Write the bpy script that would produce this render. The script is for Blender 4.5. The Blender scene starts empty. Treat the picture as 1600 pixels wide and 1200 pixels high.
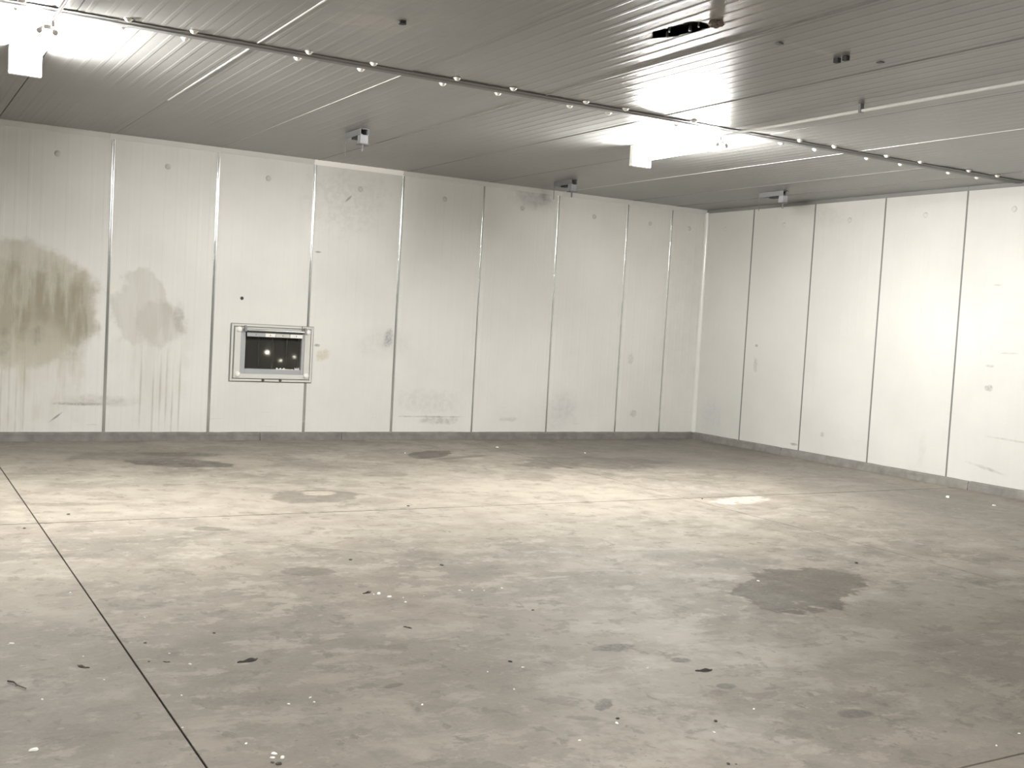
import bpy, bmesh, math, random
from mathutils import Vector, Matrix, noise
random.seed(7)
S = bpy.context.scene
COL = S.collection

# ------------------------------------------------------------ camera / world / exposure
H = 3.447                       # ceiling height
KERB = 0.095                    # height of the concrete kerb under the wall panels
def make_camera():
    yaw, pitch, roll, f = 0.525605, -0.055478, 0.056877, 1723.98
    F = Vector((math.sin(yaw)*math.cos(pitch), math.cos(yaw)*math.cos(pitch), math.sin(pitch)))
    R = Vector((math.cos(yaw), -math.sin(yaw), 0)); U = R.cross(F)
    c, s = math.cos(roll), math.sin(roll)
    R2 = R*c + U*s; U2 = U*c - R*s
    cd = bpy.data.cameras.new('camera'); co = bpy.data.objects.new('camera', cd); COL.objects.link(co)
    m = Matrix((R2, U2, -F)).transposed().to_4x4(); m.translation = (-10.8185, -13.0733, 1.5968)
    co.matrix_world = m
    cd.sensor_width = 36; cd.lens = 36*f/1600; cd.clip_start = 0.05; cd.clip_end = 200
    S.camera = co
make_camera()
w = bpy.data.worlds.new('world'); S.world = w; w.use_nodes = True
w.node_tree.nodes['Background'].inputs[0].default_value = (0.02, 0.02, 0.025, 1)
w.node_tree.nodes['Background'].inputs[1].default_value = 0.2
S.view_settings.view_transform = 'Standard'; S.view_settings.look = 'None'
S.view_settings.gamma = 1; S.view_settings.use_curve_mapping = False
S.view_settings.exposure = 0.42
LAMP_STRENGTH = 900.0

# ------------------------------------------------------------ helpers
def tag(o, label=None, cat=None, group=None, kind=None):
    if label: o['label'] = label
    if cat: o['category'] = cat
    if group: o['group'] = group
    if kind: o['kind'] = kind
    return o
def empty(name, loc=(0, 0, 0)):
    o = bpy.data.objects.new(name, None); COL.objects.link(o); o.location = loc; o.empty_display_size = .1
    return o
def link(name, me, parent=None, loc=None):
    o = bpy.data.objects.new(name, me); COL.objects.link(o)
    if parent:
        o.parent = parent
    if loc is not None: o.location = loc
    return o
def mesh(name, verts, faces, mat, smooth=False):
    me = bpy.data.meshes.new(name); me.from_pydata([tuple(v) for v in verts], [], faces); me.validate(); me.update()
    bm = bmesh.new(); bm.from_mesh(me); bmesh.ops.recalc_face_normals(bm, faces=bm.faces); bm.to_mesh(me); bm.free()
    if mat: me.materials.append(mat)
    if smooth:
        for p in me.polygons: p.use_smooth = True
    return me
class MB:
    def __init__(s): s.bm = bmesh.new()
    def box(s, a, b, bevel=0):
        r = bmesh.ops.create_cube(s.bm, size=1)
        vs = r['verts']
        for v in vs:
            v.co = Vector([(a[i]+b[i])/2 + v.co[i]*(b[i]-a[i]) for i in range(3)])
        if bevel:
            es = list({e for v in vs for e in v.link_edges})
            bmesh.ops.bevel(s.bm, geom=es, offset=bevel, segments=2, profile=.5, affect='EDGES')
        return s
    def cyl(s, a, b, r, r2=None, n=16):
        a = Vector(a); b = Vector(b); d = b-a
        q = Vector((0, 0, 1)).rotation_difference(d.normalized()).to_matrix().to_4x4()
        q.translation = (a+b)/2
        bmesh.ops.create_cone(s.bm, cap_ends=True, segments=n, radius1=r, radius2=r if r2 is None else r2, depth=d.length, matrix=q)
        return s
    def dome(s, c, n, r, h, seg=14, rings=4):
        # spherical cap standing on a surface: c centre, n outward normal
        n = Vector(n).normalized(); q = Vector((0, 0, 1)).rotation_difference(n).to_matrix()
        rows = []
        for i in range(rings):
            t = i/rings*math.pi/2
            rows.append([s.bm.verts.new(Vector(c)+q@Vector((r*math.cos(t)*math.cos(2*math.pi*k/seg), r*math.cos(t)*math.sin(2*math.pi*k/seg), h*math.sin(t)))) for k in range(seg)])
        top = s.bm.verts.new(Vector(c)+n*h)
        for i in range(rings-1):
            for k in range(seg): s.bm.faces.new((rows[i][k], rows[i][(k+1) % seg], rows[i+1][(k+1) % seg], rows[i+1][k]))
        for k in range(seg): s.bm.faces.new((rows[-1][k], rows[-1][(k+1) % seg], top))
        s.bm.faces.new(list(reversed(rows[0])))
        return s
    def prism(s, prof, axis, a, b, steps=1, jitter=None):
        # extrude closed profile (list of 2D) along axis from a to b
        rings = []
        for i in range(steps+1):
            t = a+(b-a)*i/steps; ring = []
            for (u, v) in prof:
                if axis == 'x': c = Vector((t, u, v))
                elif axis == 'y': c = Vector((u, t, v))
                else: c = Vector((u, v, t))
                if jitter: c = jitter(c, t)
                ring.append(s.bm.verts.new(c))
            rings.append(ring)
        n = len(prof)
        for i in range(steps):
            for k in range(n): s.bm.faces.new((rings[i][k], rings[i][(k+1) % n], rings[i+1][(k+1) % n], rings[i+1][k]))
        s.bm.faces.new(rings[0]); s.bm.faces.new(list(reversed(rings[-1])))
        return s
    def me(s, name, mat, smooth=False):
        bmesh.ops.recalc_face_normals(s.bm, faces=s.bm.faces)
        me = bpy.data.meshes.new(name); s.bm.to_mesh(me); s.bm.free()
        if mat: me.materials.append(mat)
        if smooth:
            for p in me.polygons: p.use_smooth = True
            if hasattr(me, 'set_sharp_from_angle'): me.set_sharp_from_angle(angle=math.radians(40))
        return me

# ------------------------------------------------------------ materials
def newmat(name):
    m = bpy.data.materials.new(name); m.use_nodes = True
    nt = m.node_tree; b = nt.nodes['Principled BSDF']
    return m, nt, b
def plain(name, col, rough=.5, metal=0, spec=.5, coat=0, bump=0, bscale=40, var=0.0):
    m, nt, b = newmat(name)
    b.inputs['Base Color'].default_value = (*col, 1); b.inputs['Roughness'].default_value = rough
    b.inputs['Metallic'].default_value = metal; b.inputs['Specular IOR Level'].default_value = spec
    b.inputs['Coat Weight'].default_value = coat
    g = nt.nodes.new('ShaderNodeNewGeometry')
    n = nt.nodes.new('ShaderNodeTexNoise'); n.inputs['Scale'].default_value = bscale; n.inputs['Detail'].default_value = 5
    nt.links.new(g.outputs['Position'], n.inputs['Vector'])
    if var:
        mx = nt.nodes.new('ShaderNodeMix'); mx.data_type = 'RGBA'
        mx.inputs[6].default_value = (*[c*(1-var) for c in col], 1); mx.inputs[7].default_value = (*[min(1, c*(1+var)) for c in col], 1)
        nt.links.new(n.outputs['Fac'], mx.inputs[0]); nt.links.new(mx.outputs[2], b.inputs['Base Color'])
    if bump:
        bp = nt.nodes.new('ShaderNodeBump'); bp.inputs['Strength'].default_value = bump; bp.inputs['Distance'].default_value = .01
        nt.links.new(n.outputs['Fac'], bp.inputs['Height']); nt.links.new(bp.outputs[0], b.inputs['Normal'])
    return m
def emit(name, col, strength):
    m, nt, b = newmat(name)
    b.inputs['Base Color'].default_value = (.9, .9, .9, 1)
    b.inputs['Emission Color'].default_value = (*col, 1); b.inputs['Emission Strength'].default_value = strength
    return m

def stain_group():
    g = bpy.data.node_groups.new('stain_mask', 'ShaderNodeTree')
    def sock(n, t, d=None):
        s = g.interface.new_socket(n, in_out='INPUT', socket_type=t)
        if d is not None: s.default_value = d
    sock('Vector', 'NodeSocketVector'); sock('Center', 'NodeSocketVector'); sock('Rot', 'NodeSocketVector'); sock('InvR', 'NodeSocketVector')
    sock('Soft', 'NodeSocketFloat', .2); sock('Ragged', 'NodeSocketFloat', .5); sock('N1', 'NodeSocketFloat', .5); sock('N2', 'NodeSocketFloat', .5); sock('Strength', 'NodeSocketFloat', 1)
    sock('Breakup', 'NodeSocketFloat', .4)
    g.interface.new_socket('Mask', in_out='OUTPUT', socket_type='NodeSocketFloat')
    N = g.nodes; L = g.links
    gi = N.new('NodeGroupInput'); go = N.new('NodeGroupOutput')
    sub = N.new('ShaderNodeVectorMath'); sub.operation = 'SUBTRACT'; L.new(gi.outputs['Vector'], sub.inputs[0]); L.new(gi.outputs['Center'], sub.inputs[1])
    rot = N.new('ShaderNodeVectorRotate'); rot.rotation_type = 'EULER_XYZ'; L.new(sub.outputs[0], rot.inputs['Vector']); L.new(gi.outputs['Rot'], rot.inputs['Rotation'])
    mul = N.new('ShaderNodeVectorMath'); mul.operation = 'MULTIPLY'; L.new(rot.outputs[0], mul.inputs[0]); L.new(gi.outputs['InvR'], mul.inputs[1])
    ln = N.new('ShaderNodeVectorMath'); ln.operation = 'LENGTH'; L.new(mul.outputs[0], ln.inputs[0])
    s5 = N.new('ShaderNodeMath'); s5.operation = 'SUBTRACT'; L.new(gi.outputs['N1'], s5.inputs[0]); s5.inputs[1].default_value = .5
    rg = N.new('ShaderNodeMath'); rg.operation = 'MULTIPLY_ADD'; L.new(s5.outputs[0], rg.inputs[0]); L.new(gi.outputs['Ragged'], rg.inputs[1]); L.new(ln.outputs['Value'], rg.inputs[2])
    lo = N.new('ShaderNodeMath'); lo.operation = 'SUBTRACT'; lo.inputs[0].default_value = 1; L.new(gi.outputs['Soft'], lo.inputs[1])
    hi = N.new('ShaderNodeMath'); hi.operation = 'ADD'; hi.inputs[0].default_value = 1; L.new(gi.outputs['Soft'], hi.inputs[1])
    mr = N.new('ShaderNodeMapRange'); mr.interpolation_type = 'SMOOTHSTEP'
    L.new(rg.outputs[0], mr.inputs['Value']); L.new(lo.outputs[0], mr.inputs['From Min']); L.new(hi.outputs[0], mr.inputs['From Max'])
    mr.inputs['To Min'].default_value = 1; mr.inputs['To Max'].default_value = 0
    # breakup inside
    bk = N.new('ShaderNodeMapRange'); L.new(gi.outputs['N2'], bk.inputs['Value']); bk.inputs['From Min'].default_value = .43; bk.inputs['From Max'].default_value = .57
    ob = N.new('ShaderNodeMath'); ob.operation = 'SUBTRACT'; ob.inputs[0].default_value = 1; L.new(gi.outputs['Breakup'], ob.inputs[1])
    L.new(ob.outputs[0], bk.inputs['To Min']); bk.inputs['To Max'].default_value = 1
    m1 = N.new('ShaderNodeMath'); m1.operation = 'MULTIPLY'; L.new(mr.outputs[0], m1.inputs[0]); L.new(bk.outputs[0], m1.inputs[1])
    m2 = N.new('ShaderNodeMath'); m2.operation = 'MULTIPLY'; m2.use_clamp = True; L.new(m1.outputs[0], m2.inputs[0]); L.new(gi.outputs['Strength'], m2.inputs[1])
    L.new(m2.outputs[0], go.inputs[0])
    return g
SG = stain_group()
NOISE_SCALES = (1.4, 3, 6.5, 15, 34)
_shared = {}
def shared_noise(nt, vec, want):
    i = min(range(len(NOISE_SCALES)), key=lambda k: abs(math.log(NOISE_SCALES[k]/want)))
    key = (nt.as_pointer(), i)
    if key not in _shared:
        n = nt.nodes.new('ShaderNodeTexNoise'); n.inputs['Scale'].default_value = NOISE_SCALES[i]; n.inputs['Detail'].default_value = 4; n.inputs['Roughness'].default_value = .6
        nt.links.new(vec, n.inputs['Vector']); _shared[key] = n.outputs['Fac']
    return _shared[key]
RAG = 2.2
def scaled(c, k): return tuple(min(1, q*k) for q in c)
def add_stain(nt, vec, cur, s, rag=2.2, n2=None):
    """s: dict c=(u,v) r=(ru,rv) a=angle col strength soft ragged n breakup"""
    n = nt.nodes.new('ShaderNodeGroup'); n.node_tree = SG
    nt.links.new(vec, n.inputs['Vector'])
    n.inputs['Center'].default_value = (*s['c'], 0); n.inputs['Rot'].default_value = (0, 0, -s.get('a', 0))
    n.inputs['InvR'].default_value = (1/s['r'][0], 1/s['r'][1], 0)
    nt.links.new(shared_noise(nt, vec, s.get('n', 6)), n.inputs['N1']); nt.links.new(n2 if n2 else shared_noise(nt, vec, s.get('n', 6)*2.3), n.inputs['N2'])
    for k, i in (('soft', 'Soft'), ('ragged', 'Ragged'), ('k', 'Strength'), ('b', 'Breakup')):
        if k in s: n.inputs[i].default_value = s[k]*(rag if k == 'ragged' else 1)
    mx = nt.nodes.new('ShaderNodeMix'); mx.data_type = 'RGBA'; mx.blend_type = s.get('mode', 'MIX')
    nt.links.new(n.outputs[0], mx.inputs[0]); nt.links.new(cur, mx.inputs[6]); mx.inputs[7].default_value = (*s['col'], 1)
    return mx.outputs[2], n.outputs[0]
def noise_node(nt, vec, scale, detail=4, rough=.55, dist=0.0):
    n = nt.nodes.new('ShaderNodeTexNoise'); n.inputs['Scale'].default_value = scale; n.inputs['Detail'].default_value = detail
    n.inputs['Roughness'].default_value = rough; n.inputs['Distortion'].default_value = dist
    if vec: nt.links.new(vec, n.inputs['Vector'])
    return n.outputs['Fac']
def ramp(nt, v, a, b, lo=0, hi=1):
    r = nt.nodes.new('ShaderNodeMapRange'); r.interpolation_type = 'SMOOTHSTEP'
    nt.links.new(v, r.inputs[0]); r.inputs[1].default_value = a; r.inputs[2].default_value = b; r.inputs[3].default_value = lo; r.inputs[4].default_value = hi
    return r.outputs[0]
def mixc(nt, f, a, b, mode='MIX'):
    mx = nt.nodes.new('ShaderNodeMix'); mx.data_type = 'RGBA'; mx.blend_type = mode
    if isinstance(f, (int, float)): mx.inputs[0].default_value = f
    else: nt.links.new(f, mx.inputs[0])
    for i, v in ((6, a), (7, b)):
        if isinstance(v, tuple): mx.inputs[i].default_value = (*v, 1)
        else: nt.links.new(v, mx.inputs[i])
    return mx.outputs[2]
def math_node(nt, op, a, b=None):
    n = nt.nodes.new('ShaderNodeMath'); n.operation = op
    for i, v in ((0, a), (1, b)):
        if v is None: continue
        if isinstance(v, (int, float)): n.inputs[i].default_value = v
        else: nt.links.new(v, n.inputs[i])
    return n.outputs[0]
def mapped(nt, vec, scale):
    n = nt.nodes.new('ShaderNodeVectorMath'); n.operation = 'MULTIPLY'; nt.links.new(vec, n.inputs[0]); n.inputs[1].default_value = scale
    return n.outputs[0]

def wall_material(name, axis, stains, base=(.66, .645, .59)):
    m, nt, b = newmat(name)
    g = nt.nodes.new('ShaderNodeNewGeometry'); sp = nt.nodes.new('ShaderNodeSeparateXYZ'); nt.links.new(g.outputs['Position'], sp.inputs[0])
    cb = nt.nodes.new('ShaderNodeCombineXYZ'); nt.links.new(sp.outputs[axis], cb.inputs[0]); nt.links.new(sp.outputs[2], cb.inputs[1])
    v = cb.outputs[0]
    n1 = noise_node(nt, v, .9, 5); n2 = noise_node(nt, mapped(nt, v, (14, .8, 1)), 1, 4)
    col = mixc(nt, ramp(nt, n1, .35, .7), base, tuple(c*.93 for c in base))
    col = mixc(nt, ramp(nt, n2, .5, .8, 0, .10), col, tuple(c*k for c, k in zip(base, (.82, .81, .78))))
    streak = noise_node(nt, mapped(nt, v, (7.5, 1.1, 1)), 1, 5, .6)
    # faint horizontal scuffs low on the panels
    n3 = noise_node(nt, mapped(nt, v, (2.0, 40, 1)), 1, 3)
    low = ramp(nt, sp.outputs[2], .75, .15)
    sc = math_node(nt, 'MULTIPLY', ramp(nt, n3, .66, .74, 0, .45), low)
    col = mixc(nt, sc, col, (.42, .40, .36))
    # small specks
    n4 = noise_node(nt, v, 30, 2); col = mixc(nt, ramp(nt, n4, .77, .80, 0, .5), col, (.35, .33, .28))
    for s in stains: col, _ = add_stain(nt, v, col, dict(s, col=scaled(s['col'], .80)), 2.2, streak if s['c'][0] < -7.5 and s['r'][1] > .2 else None)
    nt.links.new(col, b.inputs['Base Color'])
    nt.links.new(ramp(nt, n1, .3, .7, .42, .56), b.inputs['Roughness']); b.inputs['Specular IOR Level'].default_value = .35
    bp = nt.nodes.new('ShaderNodeBump'); bp.inputs['Strength'].default_value = .12; bp.inputs['Distance'].default_value = .01
    nt.links.new(noise_node(nt, v, 3.5, 4), bp.inputs['Height']); nt.links.new(bp.outputs[0], b.inputs['Normal'])
    return m
DIRT = (.40, .365, .275); GREYD = (.50, .475, .42); DARK = (.16, .15, .13)
back_stains = [
    dict(c=(-9.75, 1.50), r=(1.12, .70), col=(.53, .495, .40), k=.85, soft=.08, ragged=.22, n=2.2, b=.25),
    dict(c=(-9.55, 1.42), r=(.85, .50), col=(.36, .33, .245), k=.75, soft=.28, ragged=.6, n=2.6, b=.6),
    dict(c=(-8.86, 1.38), r=(.17, .42), col=(.33, .30, .215), k=.65, soft=.30, ragged=.5, n=4, b=.5),
    dict(c=(-9.24, 1.55), r=(.06, .38), col=(.31, .28, .20), k=.6, soft=.5, ragged=.8, n=6, b=.5),
    dict(c=(-9.05, 1.60), r=(.05, .30), col=(.31, .28, .20), k=.6, soft=.5, ragged=.8, n=6, b=.5),
    dict(c=(-9.42, 1.45), r=(.06, .40), col=(.31, .28, .20), k=.6, soft=.5, ragged=.8, n=6, b=.5),
    dict(c=(-9.27, 1.16), r=(.07, .10), a=-.6, col=(.2, .18, .14), k=.8, soft=.5, ragged=.6, n=9, b=.3),
    dict(c=(-9.60, 1.02), r=(.05, .18), col=(.25, .23, .19), k=.55, soft=.5, ragged=.8, n=9, b=.5),
    dict(c=(-9.25, .90), r=(.42, .34), col=(.58, .55, .45), k=.6, soft=.45, ragged=.7, n=3, b=.6),
    dict(c=(-9.4, .50), r=(.5, .45), col=(.62, .59, .50), k=.5, soft=.5, ragged=.8, n=3, b=.6),
    dict(c=(-8.20, 1.50), r=(.36, .40), col=(.60, .58, .52), k=.65, soft=.12, ragged=.7, n=3.2, b=.3),
    dict(c=(-7.97, 1.35), r=(.27, .26), col=GREYD, k=.7, soft=.22, ragged=.6, n=5, b=.45),
    dict(c=(-7.76, 1.42), r=(.06, .18), col=(.40, .375, .33), k=.6, soft=.4, ragged=.6, n=8, b=.4),
    dict(c=(-8.52, 1.72), r=(.05, .05), col=(.85, .82, .74), k=.9, soft=.3, ragged=.6, n=12, b=.2),
    dict(c=(-8.05, .95), r=(.40, .55), col=(.68, .66, .60), k=.5, soft=.5, ragged=.9, n=4, b=.7),
    dict(c=(-8.80, .415), r=(.24, .016), col=(.28, .24, .20), k=.8, soft=.6, ragged=.7, n=10, b=.5),
    dict(c=(-8.60, .45), r=(.34, .055), col=(.55, .52, .47), k=.6, soft=.6, ragged=.7, n=6, b=.5),
    dict(c=(-9.05, .27), r=(.07, .010), a=.7, col=(.25, .22, .19), k=.8, soft=.5, ragged=.5, n=10, b=.2),
    dict(c=(-5.104, 1.34), r=(.05, .075), a=-.3, col=(.22, .22, .25), k=.75, soft=.6, ragged=.7, n=14, b=.6),
    dict(c=(-5.11, 1.25), r=(.07, .045), a=.5, col=(.25, .25, .28), k=.7, soft=.6, ragged=.7, n=14, b=.6),
    dict(c=(-5.2, 1.25), r=(.3, .16), col=(.62, .61, .60), k=.35, soft=.8, ragged=.7, n=5, b=.5),
    dict(c=(-5.98, 1.06), r=(.09, .06), a=.5, col=(.62, .57, .43), k=.7, soft=.4, ragged=.8, n=14, b=.4),
    dict(c=(-4.32, .25), r=(.26, .045), col=(.45, .42, .38), k=.6, soft=.5, ragged=.9, n=9, b=.6),
    dict(c=(-4.45, .30), r=(.40, .010), col=(.30, .28, .26), k=.6, soft=.6, ragged=.7, n=7, b=.5),
    dict(c=(-4.5, .50), r=(.45, .14), col=(.62, .60, .56), k=.4, soft=.6, ragged=.9, n=6, b=.6),
    dict(c=(-3.25, .27), r=(.12, .03), col=(.45, .43, .40), k=.5, soft=.6, ragged=.8, n=9, b=.5),
    dict(c=(-2.4, .40), r=(.22, .2), col=(.58, .57, .56), k=.5, soft=.8, ragged=.7, n=5, b=.5),
    dict(c=(-3.02, 3.33), r=(.30, .14), col=(.42, .41, .39), k=.6, soft=.7, ragged=.7, n=6, b=.4),
    dict(c=(-5.75, 3.0), r=(.45, .35), col=(.60, .57, .52), k=.35, soft=.6, ragged=1.0, n=5, b=.7),
    dict(c=(-5.74, 3.02), r=(.05, .012), a=.8, col=DARK, k=.7, soft=.5, ragged=.5, n=14, b=.2),
    dict(c=(-6.103, 2.33), r=(.035, .012), col=DARK, k=.7, soft=.5, ragged=.6, n=30, b=.3),
    dict(c=(-6.06, 1.18), r=(.035, .016), col=DARK, k=.75, soft=.5, ragged=.6, n=30, b=.3),
    dict(c=(-1.26, 1.17), r=(.05, .07), col=(.5, .48, .43), k=.5, soft=.4, ragged=.8, n=16, b=.6),
    dict(c=(-1.15, .37), r=(.06, .05), col=(.42, .40, .36), k=.6, soft=.4, ragged=.8, n=16, b=.6),
    dict(c=(-.34, 1.9), r=(.45, 1.3), col=(.70, .69, .64), k=.5, soft=.7, ragged=.6, n=2, b=.3),
]
for i, x in enumerate((-9.62, -9.54, -9.47, -9.39, -8.16, -8.02, -7.94, -7.87, -7.80, -7.72)):   # dried drip runs
    back_stains.append(dict(c=(x, .52+.12*math.sin(i*2.1)), r=(.010, .42), col=(.42, .39, .32), k=.5, soft=.6, ragged=.5, n=5, b=.6))
right_stains = [
    dict(c=(-.35, .42), r=(.2, .2), col=(.55, .55, .57), k=.55, soft=.8, ragged=.8, n=5, b=.5),
    dict(c=(-1.255, 1.47), r=(.03, .018), col=DARK, k=.85, soft=.4, ragged=.5, n=20, b=.2),
    dict(c=(-1.26, 1.20), r=(.04, .09), a=-.1, col=(.33, .31, .25), k=.75, soft=.4, ragged=.9, n=14, b=.5),
    dict(c=(-1.0, 2.0), r=(.9, 1.4), col=(.71, .70, .65), k=.5, soft=.7, ragged=.7, n=1.6, b=.3),
    dict(c=(-2.12, .17), r=(.06, .016), col=DARK, k=.7, soft=.5, ragged=.7, n=12, b=.3),
    dict(c=(-2.62, .36), r=(.03, .03), col=(.3, .28, .26), k=.6, soft=.5, ragged=.7, n=20, b=.4),
    dict(c=(-4.22, .35), r=(.05, .20), col=(.62, .60, .56), k=.7, soft=.5, ragged=.7, n=7, b=.4),
    dict(c=(-5.06, 1.17), r=(.05, .035), col=(.30, .28, .25), k=.75, soft=.3, ragged=.6, n=20, b=.5),
    dict(c=(-5.05, 1.415), r=(.05, .014), col=(.35, .31, .24), k=.6, soft=.5, ragged=.6, n=20, b=.5),
    dict(c=(-5.07, 2.32), r=(.05, .012), col=(.35, .31, .24), k=.6, soft=.5, ragged=.6, n=20, b=.5),
    dict(c=(-5.27, 1.57), r=(.10, .008), a=-.03, col=(.4, .38, .33), k=.6, soft=.5, ragged=.4, n=9, b=.4),
    dict(c=(-5.1, .27), r=(.18, .016), a=.15, col=(.35, .33, .30), k=.6, soft=.6, ragged=.8, n=9, b=.5),
    dict(c=(-5.4, .62), r=(.30, .010), a=.03, col=(.42, .40, .36), k=.6, soft=.6, ragged=.6, n=7, b=.5),
    dict(c=(-2.4, 3.22), r=(.35, .12), col=(.55, .54, .50), k=.4, soft=.7, ragged=.8, n=6, b=.4),
]
M = {}
def near(stains, a, b):
    return [s for s in stains if s['c'][0]+1.7*max(s['r']) > a and s['c'][0]-1.7*max(s['r']) < b]
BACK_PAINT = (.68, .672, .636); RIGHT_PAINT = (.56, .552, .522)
def back_mat(a, b): return wall_material('painted_panel_back', 0, near(back_stains, a, b), BACK_PAINT)
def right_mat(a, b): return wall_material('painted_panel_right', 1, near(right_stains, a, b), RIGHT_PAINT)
M['wall_plain'] = wall_material('painted_panel_plain', 0, [], (.32, .31, .29))
M['ceiling'] = None
def ceiling_material():
    m, nt, b = newmat('ceiling_panel_paint')
    g = nt.nodes.new('ShaderNodeNewGeometry'); v = g.outputs['Position']
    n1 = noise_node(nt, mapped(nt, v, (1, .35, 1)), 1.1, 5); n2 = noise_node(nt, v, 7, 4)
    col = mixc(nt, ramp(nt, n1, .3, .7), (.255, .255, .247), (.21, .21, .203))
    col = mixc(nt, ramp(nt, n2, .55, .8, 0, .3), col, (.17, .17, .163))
    st = [dict(c=(-5.65, -7.77), r=(.30, .035), a=.05, col=(.33, .32, .30), k=.5, soft=.5, ragged=.6, n=6, b=.4),
          dict(c=(-6.5, -8.1), r=(.25, .3), col=(.36, .34, .31), k=.5, soft=.6, ragged=.8, n=5, b=.5),
          dict(c=(-8.1, -6.5), r=(.35, .5), col=(.44, .43, .41), k=.5, soft=.8, ragged=.6, n=4, b=.4),
          dict(c=(-6.6, -2.75), r=(.10, .30), col=(.30, .29, .28), k=.45, soft=.7, ragged=.5, n=6, b=.3),
          dict(c=(-3.18, -1.35), r=(.10, .30), col=(.30, .29, .28), k=.45, soft=.7, ragged=.5, n=6, b=.3),
          dict(c=(-.93, -2.8), r=(.10, .30), col=(.30, .29, .28), k=.45, soft=.7, ragged=.5, n=6, b=.3)]
    for s in st: col, _ = add_stain(nt, v, col, s)
    nt.links.new(col, b.inputs['Base Color']); b.inputs['Roughness'].default_value = .34; b.inputs['Specular IOR Level'].default_value = .6
    bp = nt.nodes.new('ShaderNodeBump'); bp.inputs['Strength'].default_value = .15; bp.inputs['Distance'].default_value = .01
    nt.links.new(noise_node(nt, mapped(nt, v, (2, 1, 1)), 2.5, 3), bp.inputs['Height']); nt.links.new(bp.outputs[0], b.inputs['Normal'])
    return m
M['ceiling'] = ceiling_material()

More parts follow.
